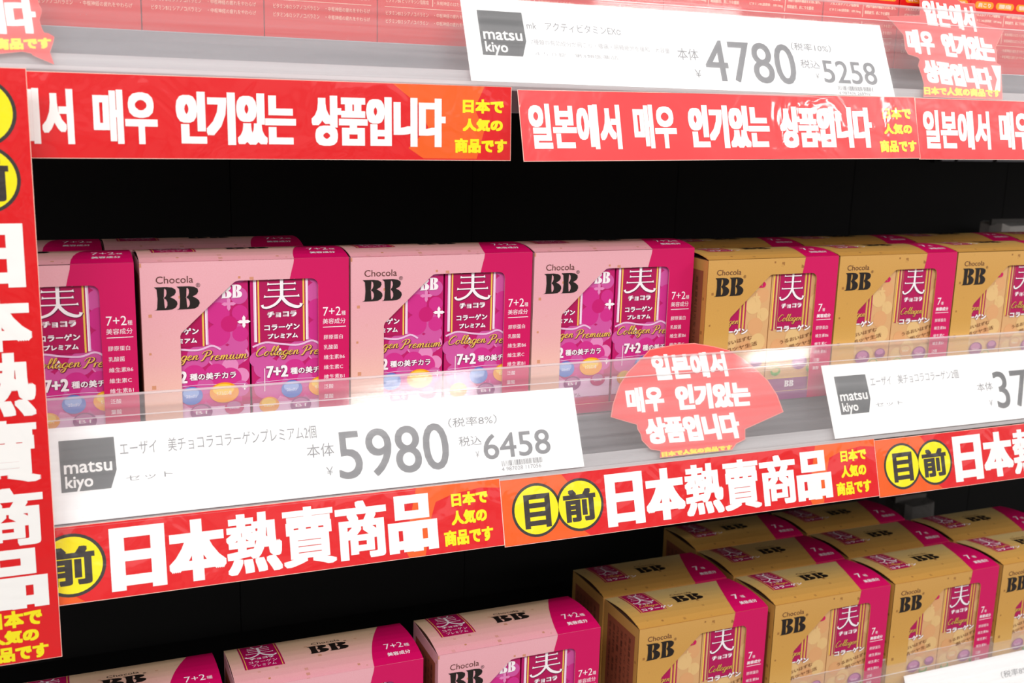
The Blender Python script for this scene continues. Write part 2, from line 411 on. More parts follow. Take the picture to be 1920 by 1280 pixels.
# ------------------------------------------------------------------ product boxes
def lidz(t): return .0045*math.sin(math.pi*max(0, min(1, t))**.85)
NS = 8
def piece(t):                                             # the lid is faceted along NS strips
    t = max(0, min(1, t)); i = min(int(t*NS), NS-1); a = lidz(i/NS); b = lidz((i+1)/NS)
    return a+(b-a)*(t*NS-i)
def window_loop(c, bot, right, rad=.006):
    (x0, z0), (x1, z1) = c
    L = [(x0, bot), (right, bot), (right, z1-rad)]
    for i in range(1, 7):
        a = i/6*math.pi/2
        L.append((right-rad+rad*math.cos(a), z1-rad+rad*math.sin(a)))
    L += [(x1+.003, z1), (x1, z1-.0006), (x1-.003, z1-.003), (x0+.001, z0+.0015), (x0, z0-.001)]
    return L
def petals(A, cu, cv, r, mc, mp, md):
    for i in range(4):
        a = math.pi/4+i*math.pi/2
        A.ell(cu+1.0*r*math.cos(a), cv+1.0*r*math.sin(a), r*.78, r*.78, mp, md)
    A.ell(cu, cv, r*.62, r*.62, mc, md+.3)
def make_pack_pink():
    w, h, d = .0815, .150, .070
    V, F = [], []; box(V, F, 0, 0, 0, w, d, h)
    me = mesh('inner_pack', V, F, [PBG])
    A = Art(); T = .1545                                  # T: height that matches the sleeve top
    Y = lambda v: T+v*mm
    # flower ground
    for (cu, cv, mc, mp) in ((65.5,-52.3,PM1,PM2),(65.5,-88,PM4,PM4),(49,-70,PM3,PM3),(78,-70,PM3,PM3),(65,-20,PM2,PM3),(20,-100,PM2,PM3),(45,-104,PM3,PM2),(74,-108,PM3,PM2),(5,-84,PM3,PM3),(28,-122,PM4,PM3),(56,-124,PM4,PM3)):
        lay = 1.5 if cv == -52.3 else 1
        for i in range(4):
            a = math.pi/4+i*math.pi/2; r = 12.6
            u = cu+r*math.cos(a); v = cv+r*math.sin(a); rad = 9.6
            if u+rad > 81: rad = 81-u
            if u-rad < .5: rad = u-.5
            if rad > 2: A.ell(u*mm, Y(v), rad*mm, rad*mm, mp, lay)
        A.ell(min(cu, 74)*mm, Y(cv), 6.8*mm, 6.8*mm, mc, lay+.2)
    A.star(65.5*mm, Y(-35.5), 6*mm, PM4, 2); A.star(77.5*mm, Y(-51), 5.5*mm, PWH, 2); A.star(5*mm, Y(-51), 3*mm, PWH, 2)
    A.star(24*mm, Y(-79), 4*mm, PWH, 2); A.star(77*mm, Y(-107), 2.8*mm, PWH, 2)
    # panel
    A.rect(2.4*mm, Y(-69), 48.4*mm, Y(-8), PLP, 3); A.rect(3.6*mm, Y(-69), 47.2*mm, Y(-8), PWH, 3.3)
    A.rect(4.8*mm, Y(-70), 46.2*mm, Y(-8), PCR, 3.6)
    A.rect(5.9*mm, Y(-70), 7.3*mm, Y(-8), PGL, 4); A.rect(43.7*mm, Y(-70), 45.1*mm, Y(-8), PGL, 4)
    A.ribbon(catmull([(1*mm, Y(-73)), (12*mm, Y(-69.6)), (26*mm, Y(-71.8)), (40*mm, Y(-73)), (51*mm, Y(-70)), (58*mm, Y(-73.5))]), .0008, PLP, 4.2)
    bi(A, 9.6*mm, Y(-40.5), 42.4*mm, Y(-11), PWH, 5, shadow=PDK)
    for s, a in (('チョコラ', (13.6,-48.5,38.4,-43.4,.00045)), ('コラーゲン', (11,-59.6,40.8,-54.2,.0002)), ('プレミアム', (13.7,-66.8,39.2,-62.4,.0002))):
        A.t(s, a[0]*mm, Y(a[1]), a[2]*mm, Y(a[3]), PDK, 4.5, (a[4]+.0004, a[4]+.0004, 2, 2), 2)
        A.t(s, a[0]*mm, Y(a[1]), a[2]*mm, Y(a[3]), PWH, 5, (a[4], a[4], 3, 2), 2)
    script(A, 'Collagen', 3.5*mm, Y(-81), 3.7*mm, 36*mm, PGL, 6, .105, shadow=PDK)
    script(A, 'Premium', 42*mm, Y(-82), 3.7*mm, 37.5*mm, PGL, 6, .105, shadow=PDK)
    A.t('7+2', 12*mm, Y(-100.5), 30.5*mm, Y(-90.2), PDK, 4.6, (.0009,.0007,3,2)); A.t('7+2', 12*mm, Y(-100.5), 30.5*mm, Y(-90.2), PWH, 5, (.0006,.0003,3,2))
    A.t('種の美チカラ', 32.5*mm, Y(-98.6), 70*mm, Y(-92.6), PDK, 4.6, (.0005,.0005,2,2), 2); A.t('種の美チカラ', 32.5*mm, Y(-98.6), 70*mm, Y(-92.6), PWH, 5, (.00015,.00015,2,2), 2)
    logo_bb(A, 59*mm, Y(-30.5), 76.5*mm, Y(-19.5), PWH, 5)
    A.ribbon([(4*mm, Y(-104)), (40*mm, Y(-102.6)), (78*mm, Y(-104))], .00025, PLP, 4.5)
    A.ribbon([(10.5*mm, Y(-112)), (10.7*mm, Y(-92))], .0003, PWH, 4.5)
    def ball(cu, cv, ru, rv, a, b, lay=6, s=None):
        A.ell(cu*mm, Y(cv), ru*mm, rv*mm, a, lay); A.ell((cu-.05*ru)*mm, Y(cv+.3*rv), .72*ru*mm, .55*rv*mm, b, lay+.2)
        if s: A.t(s, (cu-.5*ru)*mm, Y(cv-.25*rv), (cu+.5*ru)*mm, Y(cv+.15*rv), PWH, lay+.5, None, 2)
    A.rect(.5*mm, Y(-140), 81*mm, Y(-122), PLP, 2.6)
    ball(33.5,-111.5,9,7.8,BLU,BLL,6,'コラーゲン'); ball(60,-110.5,12,8.8,ORB,ORL,6,'ヒアルロン酸')
    ball(14,-124,8.5,7,ORB,ORL,6,'ビタミンC'); ball(41,-126,9,7,PUR,PUL,6,'B1'); ball(68,-124,8,6.2,PM1,PUL,6,'ビタミンB6')
    A.rect(.5*mm, Y(-154), 81*mm, Y(-141), MAG, 3)
    A.t('コラーゲンプレミアム', 12*mm, Y(-139.4), 50*mm, Y(-136), PDK, 7, None, 2)
    return me, A
def make_pack_gold():
    w, h, d = .0755, .141, .070
    V, F = [], []; box(V, F, 0, 0, 0, w, d, h)
    me = mesh('inner_pack', V, F, [GBG])
    A = Art(); T = .1465; Y = lambda v: T+v*mm
    for i, (cu, cv, r, m) in enumerate(((60,-25,9,GP2),(66,-38,8,GP3),(56,-48,9,GP2),(68,-58,7,GP2),(60,-70,9,GP3),(64,-86,9,GP2),(50,-92,8,GP3),(30,-84,9,GP2),(12,-92,8,GP3),(24,-104,9,GP2),(46,-108,9,GP2),(66,-104,8,GP3),(10,-110,8,GP2),(70,-16,5,GP3))):
        A.ell(cu*mm, Y(cv), r*mm, r*mm, m, 1+i*.05)
    A.star(59*mm, Y(-40), 5*mm, GP2, 2.2); A.star(67*mm, Y(-57), 5.5*mm, GP2, 2.2)
    A.rect(1.6*mm, Y(-74), 4.6*mm, Y(-7), PGL, 2.4); A.rect(3.4*mm, Y(-75), 5*mm, Y(-7), PCR, 3); A.rect(5.6*mm, Y(-75), 7.0*mm, Y(-7), GP2, 3)
    A.rect(7.4*mm, Y(-74), 8.8*mm, Y(-7), PCR, 3)
    A.rect(9.6*mm, Y(-74.6), 39.6*mm, Y(-7), PCR, 3); A.rect(40.4*mm, Y(-74), 41.6*mm, Y(-7), PGL, 3); A.rect(42.2*mm, Y(-75), 43.6*mm, Y(-7), PCR, 3); A.rect(44.4*mm, Y(-74), 45.6*mm, Y(-7), PGL, 3); A.rect(46.2*mm, Y(-75), 47.6*mm, Y(-7), PCR, 3)
    bi(A, 10.5*mm, Y(-44.4), 38.8*mm, Y(-9), PWH, 5, shadow=PDK)
    A.t('チョコラ', 13*mm, Y(-52.7), 37.8*mm, Y(-47.8), PWH, 5, (.00045, .00045, 3, 2), 2)
    script(A, 'Collagen', 10*mm, Y(-66), 3.3*mm, 29*mm, PGL, 6, shadow=PDK)
    A.t('コラーゲン', 9.5*mm, Y(-77), 51*mm, Y(-70.6), GSH, 4.6, (.0006,.0006,2,2), 2); A.t('コラーゲン', 9.5*mm, Y(-77), 51*mm, Y(-70.6), PWH, 5, (.0003,.0003,2,2), 2)
    A.text('うるおいはずむ', (15*mm, Y(-90)), (57*mm, Y(-82.5)), (14.4*mm, Y(-85.6)), GSH, 5, (.00012,.0001,2,1), 2)
    A.text('肌ツヤ生活', (27*mm, Y(-95.5)), (64*mm, Y(-89)), (26.4*mm, Y(-91)), GSH, 5, (.00012,.0001,2,1), 2)
    logo_bb(A, 52*mm, Y(-30.5), 69*mm, Y(-19.5), MAG, 5)
    def ball(cu, cv, ru, rv, a, b, s=None):
        A.ell(cu*mm, Y(cv), ru*mm, rv*mm, a, 6); A.ell((cu-.05*ru)*mm, Y(cv+.3*rv), .72*ru*mm, .55*rv*mm, b, 6.2)
        if s: A.t(s, (cu-.5*ru)*mm, Y(cv-.25*rv), (cu+.5*ru)*mm, Y(cv+.15*rv), PWH, 6.5, None, 2)
    ball(22,-106,8,6,GP3,GP2,'ビタミンC'); ball(41,-110,9.5,7.6,PUR,PUL,'コラーゲン'); ball(12,-118,6,4.6,GRN,GP2); ball(56,-117,6,4.6,GRN,GP2); ball(64,-107,7,5.4,PUR,PUL)
    A.rect(.3*mm, Y(-146), 75*mm, Y(-125), PUR, 3); A.rect(.3*mm, Y(-125.8), 75*mm, Y(-125), PGL, 3.2)
    logo_bb(A, 24*mm, Y(-135), 36*mm, Y(-128.5), PWH, 5)
    return me, A

def make_box(kind):
    pink = kind == 'pink'
    w, d, h = (.1698, .0750, .1570) if pink else (.1555, .0750, .1470)
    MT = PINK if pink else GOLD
    root = empty(kind+'_carton', (0, 0, 0), '', 'box')
    root.name = 'product_box'
    O = Vector((0, 0, 0))
    # body: front sheet with cut-out window, sides, back, floor
    if pink: win = window_loop(((.0295, h-.0604), (.0745, h-.0172)), .009, .1432)
    else: win = window_loop(((.0285, h-.0594), (.0735, h-.0166)), .009, .1300)
    V2, F2 = fill([[(0, 0), (w, 0), (w, h), (0, h)], win])
    V = [(x, 0, z) for x, z in V2]; F = [tuple(f) for f in F2]; n = len(V)
    V += [(x, .0008, z) for x, z in V2]; F += [tuple(i+n for i in reversed(f)) for f in F2]
    k = len(win)
    for i in range(k):                                    # cut edge of the window
        a = win[i]; b = win[(i+1) % k]; m0 = len(V)
        V += [(a[0], 0, a[1]), (b[0], 0, b[1]), (b[0], .0008, b[1]), (a[0], .0008, a[1])]; F.append((m0, m0+1, m0+2, m0+3))
    MI = [0]*len(F)
    hs = h-.0012
    def bx(*a):
        c = len(F); box(V, F, *a); MI.extend([0]*(len(F)-c))
    bx(0, .0008, 0, .0007, d, hs); bx(w-.0007, .0008, 0, w, d, hs); bx(.0007, d-.0007, 0, w-.0007, d, hs); bx(.0007, .0008, 0, w-.0007, d-.0007, .0007)
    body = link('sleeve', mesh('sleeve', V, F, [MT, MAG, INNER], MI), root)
    # curved lid of NS strips, with dust flaps standing under its arched ends
    V, F, MI = [], [], []
    for i in range(NS+1):
        t = i/NS; z = h+lidz(t)
        V += [(0, d*t, z), (w, d*t, z), (0, d*t, z-.0006), (w, d*t, z-.0006)]
    for i in range(NS):
        a = 4*i; b = a+4
        F += [(a, a+1, b+1, b), (a+2, b+2, b+3, a+3), (a, b, b+2, a+2), (a+1, a+3, b+3, b+1)]
    F += [(0, 2, 3, 1), (4*NS, 4*NS+1, 4*NS+3, 4*NS+2)]
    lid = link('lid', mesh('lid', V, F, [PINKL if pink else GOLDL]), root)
    boxobj('dust_flap', (.0012, .002, h-.0014, .028, d-.002, h-.0008), INNER, root)
    boxobj('dust_flap', (w-.028, .002, h-.0014, w-.0012, d-.002, h-.0008), INNER, root)
    # print on the front
    A = Art(); Y = lambda v: h+v*mm
    if pink:
        B = A; A = Art()
        A.poly([(w, Y(0)), (123*mm, Y(0)), (122.6*mm, Y(-4)), (121*mm, Y(-10)), (119.3*mm, Y(-17.2)), (137.2*mm, Y(-17.2)), (140.2*mm, Y(-18)), (142.4*mm, Y(-20.2)), (143.2*mm, Y(-23.2)), (143.2*mm, .009), (143.2*mm, .0), (w, 0)][::-1], MAG, 1)
        A, B = B, A
        A.t('Chocola', 12*mm, Y(-17.6), 41*mm, Y(-11.8), BRW, 2)
        logo_bb(A, 10*mm, Y(-39.2), 45.6*mm, Y(-20.4), BLK, 2)
        A.t('®', 43*mm, Y(-21.4), 46.4*mm, Y(-18), BLK, 2)
        A, B = B, A
        A.t('7+2', 147.2*mm, Y(-50), 162.6*mm, Y(-42.4), PWH, 2); A.t('種', 163.2*mm, Y(-50), 166.9*mm, Y(-46.2), PWH, 2, None, 2)
        A.t('美容成分', 146.9*mm, Y(-57.2), 166.8*mm, Y(-52.4), PWH, 2, None, 2); A.rect(147.1*mm, Y(-60.1), 167.2*mm, Y(-59.5), PWH, 2)
        for s, v, e in (('膠原蛋白',-70.6,164.3),('乳酸菌',-79.4,159.9),('維生素B6',-88.2,166),('維生素C',-97.1,164.5),('維生素B1',-105.5,165.7),('泛酸',-114.2,156),('葉酸',-123,156)):
            A.t(s, 147.7*mm, Y(v), e*mm, Y(v+4), PWH, 2, None, 2)
        A.poly([(0, 0), (143.2*mm, 0), (143.2*mm, .0088), (0, .0088)], MAG, 1)
    else:
        B = A; A = Art()
        A.poly([(w, Y(0)), (114.3*mm, Y(0)), (113.4*mm, Y(-8)), (111.8*mm, Y(-16.6)), (124*mm, Y(-16.6)), (127*mm, Y(-17.4)), (129.2*mm, Y(-19.6)), (130*mm, Y(-22.6)), (130*mm, .0), (w, 0)][::-1], MAG, 1)
        A, B = B, A
        A.t('Chocola', 10.2*mm, Y(-15.6), 38.3*mm, Y(-10.2), BRW, 2)
        logo_bb(A, 8.4*mm, Y(-36.4), 42.1*mm, Y(-18.1), BLK, 2)
        A.t('®', 41.2*mm, Y(-19.2), 44.2*mm, Y(-16.2), BRW, 2)
        A, B = B, A
        A.t('7', 135*mm, Y(-56.8), 140*mm, Y(-48.9), PWH, 2); A.t('種', 140.4*mm, Y(-56.8), 143.6*mm, Y(-53.4), PWH, 2, None, 2)
        A.t('美容成分', 133.9*mm, Y(-63.4), 151.3*mm, Y(-59.3), PWH, 2, (.0001,.0001,2,2), 2); A.rect(133.6*mm, Y(-65.7), 151.9*mm, Y(-65.1), PWH, 2)
        for s, v, e in (('膠原蛋白',-75.6,149.3),('維生素B6',-84,150.9),('維生素C',-92.5,149.8),('維生素B1',-101,150),('泛酸',-109.5,142),('葉酸',-118,142)):
            A.t(s, 134.3*mm, Y(v), e*mm, Y(v+3.7), PWH, 2, None, 2)
        A.poly([(0, 0), (130*mm, 0), (130*mm, .0088), (0, .0088)], PUR, 1)
    A.front('side_band', body); B.front('logo', body)
    # print on the left end
    A = Art()
    A.rect(.008, .012, d-.008, h-.012, BRN, 1)
    for i in range(6): A.t(('名称 清涼飲料水 コラーゲン', '原材料名 果糖 りんご果汁', '内容量 保存方法', '栄養成分表示 エネルギー', 'ビタミンC ビタミンB6 ナイアシン', '高温直射日光をさけて保存')[i], 0, 0, 1, 1, BRT, 2, None, 2)
    nv = len(A.V); per = []
    # text columns run downwards: turn each line by a quarter
    V3 = []; c = 0
    segs = [len(glyphs(s, 2)[0]) for s in ('名称 清涼飲料水 コラーゲン', '原材料名 果糖 りんご果汁', '内容量 保存方法', '栄養成分表示 エネルギー', 'ビタミンC ビタミンB6 ナイアシン', '高温直射日光をさけて保存')]
    idx = 4
    for i, sN in enumerate(segs):
        L = (.115, .10, .07, .11, .112, .09)[i]; cx = .012+i*.0085
        for q in range(idx, idx+sN):
            x, y, l = A.V[q]; A.V[q] = (cx+(1-y)*-.0+y*.0045, h-.018-x*L, l)
        idx += sN
    A.mapped('side_print', lambda u, v, l: (-l*EPS, d-u, v), body)
    # print on the lid
    A = Art(); k = w/.1698
    bd = [(123+24*(t/8)**1.5*1.0) if pink else (114.3+25*(t/8)**1.5) for t in range(9)]
    for i in range(NS): A.poly([(bd[i]*mm, d*i/NS), (w, d*i/NS), (w, d*(i+1)/NS), (bd[i+1]*mm, d*(i+1)/NS)], MAG, 1)
    BA = A; A = Art()
    pu0, pu1 = (11.5*mm, 47*mm) if pink else (14.5*mm, 46*mm)
    for a, b in ((2.6, 3), (3, 4), (4, 5), (5, 6), (6, 7), (7, 7.9)):
        A.rect(pu0, d*a/8, pu1, d*b/8, PCR, 1.5); A.rect(pu0+.0015, d*a/8, pu0+.0022, d*b/8, PGL, 1.8); A.rect(pu1-.0022, d*a/8, pu1-.0015, d*b/8, PGL, 1.8)
    bi(A, pu0+.004, d*.60, pu1-.004, d*.96, PWH, 2.4)
    A.t('チョコラ', pu0+.007, d*.535, pu1-.007, d*.59, PWH, 2.4, (.0004, .0004, 2, 2), 2)
    if pink:
        A.t('コラーゲン', pu0+.005, d*.44, pu1-.005, d*.50, PWH, 2.4, None, 2); A.t('プレミアム', pu0+.007, d*.36, pu1-.007, d*.415, PWH, 2.4, None, 2)
        LG = Art(); logo_bb(LG, 71*mm, .034, 109*mm, .0495, BLK, 2); LG.t('Chocola', 77*mm, .0525, 104*mm, .0575, BLK, 2, None, 2); LG.t('®', 107*mm, .0495, 110*mm, .0525, BLK, 2)
        PN, A = A, BA
        A.t('7+2', 139.5*mm, .0205, 157*mm, .0295, PWH, 2.4); A.t('種', 158*mm, .0205, 163*mm, .0255, PWH, 2.4, None, 2)
        A.t('美容成分', 139*mm, .0095, 161*mm, .0150, PWH, 2.4, (.0001, .0001, 2, 2), 2)
    else:
        script(A, 'Collagen', pu0+.005, d*.455, 2.6*mm, .022, PGL, 2.6); A.t('コラーゲン', pu0+.004, d*.35, pu0+.041, d*.42, PWH, 2.6, (.0002, .0002, 2, 2), 2)
        LG = Art(); logo_bb(LG, 62*mm, .033, 97.5*mm, .048, BLK, 2); LG.t('Chocola', 66*mm, .0505, 92*mm, .0550, BRW, 2, None, 2)
        PN, A = A, BA
        A.t('7', 127.5*mm, .0205, 134*mm, .0295, PWH, 2.4, (.0002, .0002, 2, 2)); A.t('種', 136*mm, .0205, 141*mm, .0255, PWH, 2.4, None, 2)
        A.t('美容成分', 128*mm, .0095, 149*mm, .0150, PWH, 2.4, (.0001, .0001, 2, 2), 2)
    for nm, Q in (('side_band', A), ('logo', LG), ('name_panel', PN)): Q.mapped(nm, lambda u, v, l: (u, v, h+piece(v/d)+l*EPS), lid)
    me, A = make_pack_pink() if pink else make_pack_gold()
    for x in ((.0036, .0868) if pink else (.0012, .0778)):
        p = link('inner_pack', me, root); p.location = (x, .0028, .0012)
        if x < .01: pr = A.front('pack_print', p)
        else:
            q = bpy.data.objects.new('pack_print', pr.data); COL.objects.link(q); q.parent = p
    return root
def kids(o): return [c for c in CH.get(o.name, [])]
def copy_tree(o):
    r = o.copy(); COL.objects.link(r)
    for c in list(o.children):
        k = c.copy(); COL.objects.link(k); k.parent = r
        for g in list(c.children):
            e = g.copy(); COL.objects.link(e); e.parent = k
    return r
first = {}
def place(kind, x, y, z, label, group, rz=0):
    if kind not in first: o = first[kind] = make_box(kind)
    else: o = copy_tree(first[kind])
    o.location = (x, y, Z0+z); o.rotation_euler = (0, 0, rz); o['label'] = label; o['category'] = 'box'; o['group'] = group
    return o
zm, zl = SH['mid']+.0004, SH['low']+.0004
G1 = 'pink windowed boxes on the middle shelf'; G2 = 'gold windowed boxes on the middle shelf'
G3 = 'pink windowed boxes on the bottom shelf'; G4 = 'gold windowed boxes on the bottom shelf'
mp = [(-.1075, 'pink windowed box on the middle shelf, cut off by the vertical red sign'),
      (.0665, 'pink windowed box on the middle shelf, first one fully clear of the vertical sign'),
      (.2382, 'pink windowed box in the middle of the middle-shelf pink front row'),
      (.4100, 'rightmost pink windowed box on the middle shelf, beside the gold boxes')]
for x, l in mp: place('pink', x, 0, zm, l, G1, random.uniform(-.004, .004))
mp2 = [(.0450, 'pink box in the second row, behind the first fully visible pink box'),
       (-.127, 'pink second-row box on the middle shelf, behind the box cut off by the sign')]
for x, l in mp2: place('pink', x, .0790, zm, l, G1)
for x, l in ((.588, 'leftmost gold windowed box on the middle shelf, beside the pink boxes'),
             (.7455, 'second gold windowed box from the pink boxes on the middle shelf'),
             (.9030, 'third gold windowed box from the pink boxes on the middle shelf, at the right edge'),):
    place('gold', x, -.0145, zm, l, G2, random.uniform(-.004, .004))
for r, nm in ((1, 'second'),):
    for x, l in ((.600, 'gold box in the %s row, behind the leftmost gold box of the middle shelf'),
                 (.7575, 'gold box in the %s row, behind the second gold box of the middle shelf'),
                 (.9150, 'gold box in the %s row, behind the third gold box of middle shelf'),
                 (1.0730, 'gold box in the %s row of the middle shelf, furthest right')):
        place('gold', x+.004*r, -.0145+.0785*r, zm, l % nm, G2)
for x, l in ((-.0500, 'leftmost pink windowed box on the bottom shelf, only its lid showing'),
             (.1300, 'middle one of three pink boxes on the bottom shelf'),
             (.3145, 'rightmost pink windowed box on the bottom shelf, with its window showing')):
    place('pink', x, -.0236, zl, l, G3, random.uniform(-.004, .004))
rows = {0: (.529, 2, 'leftmost'), 1: (.694, 3, 'second'), 2: (.856, 3, 'third'), 3: (1.018, 2, 'fourth, rightmost')}
for c, (x, n, nm) in rows.items():
    for r in range(n):
        place('gold', x, -.0236+.0785*r, zl, 'gold windowed box on bottom shelf, %s column, %s' % (nm, ('front row', 'second row', 'third row from the front')[r]), G4)

# red vitamin boxes on the top shelf
def make_red():
    w, d, h = .0920, .06, .135
    root = empty('vitamin_box', (0, 0, 0), '', 'box')
    b = boxobj('carton', (0, 0, 0, w, d, h), VRED, root, .0005)
    boxobj('top_flap', (.0006, .0006, h, w-.0006, d-.0006, h+.0005), VRED, root)
    A = Art()
    for i, s in enumerate(('肩こり', '腰痛', '眼精疲労')):
        u = .006+i*.0285; A.shape([[(u+.0035+.0035*math.cos(a), .0705+.0035*math.sin(a)) for a in [math.pi/2+j*math.pi/8 for j in range(9)]] + [(u+.022+.0035*math.cos(a), .0705+.0035*math.sin(a)) for a in [-math.pi/2+j*math.pi/8 for j in range(9)]]], VORG, 1)
        A.t(s, u+.004, .0682, u+.0215, .0728, VTXT, 2, (.0002, .0002, 2, 2), 2)
    A.t('フルスルチアミン塩酸塩', .007, .0590, .042, .0625, VTXT, 1, (.0001, .0001, 2, 1), 2)
    A.t('ビタミンB1誘導体：109.16mg', .007, .0530, .045, .0565, VTXT, 1, (.0001, .0001, 2, 1), 2)
    A.rect(.0472, .050, .0478, .064, VTXT, 1)
    A.t('・神経や筋肉の機能を正常に保ち、', .049, .0590, .089, .0625, VTXT, 1, (.0001, .0001, 2, 1), 2)
    A.t('眼精疲労、肩こりを緩和', .050, .0530, .081, .0565, VTXT, 1, (.0001, .0001, 2, 1), 2)
    A.rect(.006, .0478, .087, .0482, VTXT, 1)
    for v in (.041, .0345):
        A.t('ビタミンB6 ピリドキシン塩酸塩', .007, v, .044, v+.0034, VTXT, 1, None, 2); A.t('・末梢神経のはたらきを助け', .049, v, .086, v+.0034, VTXT, 1, None, 2)
    A.rect(.0472, .033, .0478, .046, VTXT, 1); A.rect(.006, .0308, .087, .0312, VTXT, 1)
    for v in (.0245, .018):
        A.t('ビタミンB12 シアノコバラミン', .007, v, .044, v+.0034, VTXT, 1, None, 2); A.t('・中枢神経の疲れをやわらげ', .049, v, .086, v+.0034, VTXT, 1, None, 2)
    A.front('lettering', b)
    return root
red0 = make_red(); nred = [0]
words = ['fourth', 'third', 'second']
for i, x in enumerate([-.0165, .0762, .1689, .2616, .3543, .4384, .5311, .6173, .7103, .8036, .8965, .9895]):
    o = red0 if i == 0 else copy_tree(red0)
    o.location = (x, random.uniform(0, .001), Z0+SH['up']+.0004)
    ordn = ('first', 'second', 'third', 'fourth', 'fifth', 'sixth', 'seventh', 'eighth', 'ninth', 'tenth', 'eleventh', 'twelfth')[i]
    o['label'] = 'red vitamin box with small text on the top shelf, %s from the left' % ordn
    o['category'] = 'box'; o['group'] = 'red vitamin boxes on the top shelf'

# ------------------------------------------------------------------ price cards and stickers in the rails
def in_rail(name, k, x, s, off, label, cat, group=None):
    """a thing standing in the slot of a rail: s metres up the slope, off behind the film"""
    c, sn = math.cos(TILT), math.sin(TILT)
    y = -.0605 + sn*s + c*off; z = ZB[k] + c*s - sn*off
    return empty(name, (x, y, Z0+z), label, cat, group, (-TILT, 0, 0))
def sheet(name, loop, m, parent, t=.0004):
    V2, F2 = fill([loop]); n = len(V2)
    V = [(x, 0, z) for x, z in V2]+[(x, t, z) for x, z in V2]
    F = [tuple(f) for f in F2]+[tuple(i+n for i in reversed(f)) for f in F2]
    k = len(loop)
    for i in range(k):
        a = loop[i]; b = loop[(i+1) % k]; q = len(V)
        V += [(a[0], 0, a[1]), (b[0], 0, b[1]), (b[0], t, b[1]), (a[0], t, a[1])]; F.append((q, q+1, q+2, q+3))
    me = mesh(name, V, F, [m]); 
    o = link(name, me, parent)
    # outward facing normals whichever way the loop runs
    if sum((V2[f[1]][0]-V2[f[0]][0])*(V2[f[2]][1]-V2[f[0]][1])-(V2[f[2]][0]-V2[f[0]][0])*(V2[f[1]][1]-V2[f[0]][1]) for f in F2 if len(f) >= 3) < 0: me.flip_normals()
    return o
def M3(q): return [(a*mm, b*mm) for a, b in q]
def card(k, x, w, h, items, logo, label):
    r = in_rail('price_card', k, x, .0006, .0012, label, 'price card', 'white shelf price cards')
    sheet('card', [(0, 0), (w, 0), (w, h), (0, h)], CARD, r)
    if logo:
        B = Art(); B.poly(M3([(13.1,63.1),(53.2,63.1),(53.8,37.2),(48.9,23.3),(13.3,23.3)])[::-1], CGREY, 1)
        B.t('matsu', 15.9*mm, 37.1*mm, 50.7*mm, 45.4*mm, STW, 2, (.0002, .0002, 2, 2), 4); B.t('kiyo', 16.3*mm, 23.3*mm, 36.2*mm, 35.4*mm, STW, 2, (.0002, .0002, 2, 2), 4)
        B.front('logo', r)
    A = Art()
    for s, q, m, b in items:
        bl, br, tl = M3(q)
        if s == '|||':
            random.seed(5); u = bl[0]
            while u < br[0]-.0008:
                g = random.choice((.0003, .0003, .0006, .0009)); 
                A.rect(u, bl[1], u+g, tl[1], m, 1); u += g+random.choice((.0004, .0006, .0011))
        else: A.text(s, bl, br, tl, m, 1, b, 4 if s.isdigit() else 2)
    A.front('lettering', r)
    return r
card('mid', -.0135, .4535, .0735, [
 ('エーザイ　美チョコラコラーゲンプレミアム2個', [(57.2,47.5),(212.2,47.9),(57.1,58.6)], CTXT, None), ('セット', [(60.1,27.2),(95.3,28.0),(60.0,31.6)], CTXT, None),
 ('本体', [(202.5,31.8),(225.4,31.8),(202.8,42.9)], CTXT, None), ('￥', [(217.4,15.7),(223.3,15.9),(217.2,22.8)], CTXT, None),
 ('5980', [(228.2,11.0),(326.5,11.0),(228.2,51.6)], CNUM, (.0005,.0002,2,2)), ('（税率8%）', [(328.5,46.2),(374.3,46.4),(328.9,54.6)], CTXT, None),
 ('税込', [(336.3,28.9),(357.4,28.9),(336.2,37.6)], CTXT, None), ('￥', [(350.3,18.0),(353.6,18.1),(350.5,23.5)], CTXT, None),
 ('6458', [(358.2,15.2),(422.8,15.2),(358.4,37.5)], CNUM, (.0003,.0002,2,2)), ('|||', [(373.8,8.0),(414.0,8.0),(373.8,12.8)], CTXT, None),
 ('4 987028 117056', [(372.9,3.7),(411.0,3.6),(373.1,7.2)], CTXT, None)], True, 'white price card reading 5980 and 6458 in the middle-shelf rail')
card('up', .3225, .4335, .0745, [
 ('mk　アクティビタミンEXα', [(56.2,48.1),(145.1,47.2),(56.3,56.1)], CTXT, None), ('7種類の有効成分が肩こり・腰痛・眼精疲労を緩和　大容量', [(58.0,34.6),(191.0,32.9),(57.9,39.8)], CFNT, None),
 ('４５０錠　第3類医薬品', [(60.4,24.8),(138.0,24.6),(60.2,28.4)], CFNT, None), ('本体', [(198.3,27.6),(219.7,27.5),(198.8,38.8)], CTXT, None), ('￥', [(213.3,11.5),(219.8,11.2),(213.1,19.1)], CTXT, None),
 ('4780', [(226.0,8.4),(323.6,8.4),(226,48.3)], CNUM, (.0005,.0002,2,2)), ('（税率10%）', [(322.5,43.0),(368.1,42.4),(322.9,50.8)], CTXT, None), ('税込', [(329.6,25.5),(351.4,25.4),(329.9,33.9)], CTXT, None),
 ('￥', [(344.4,15.3),(348.4,15.1),(344.7,20.8)], CTXT, None), ('5258', [(353.8,11.7),(416.3,11.4),(353.6,34.6)], CNUM, (.0003,.0002,2,2)), ('|||', [(367.4,4.6),(408.8,4.6),(367.7,9.0)], CTXT, None),
 ('4 987436 268902', [(367.5,.6),(404.4,.6),(367.5,3.4)], CTXT, None)], True, 'white price card reading 4780 and 5258 in the top-shelf rail')
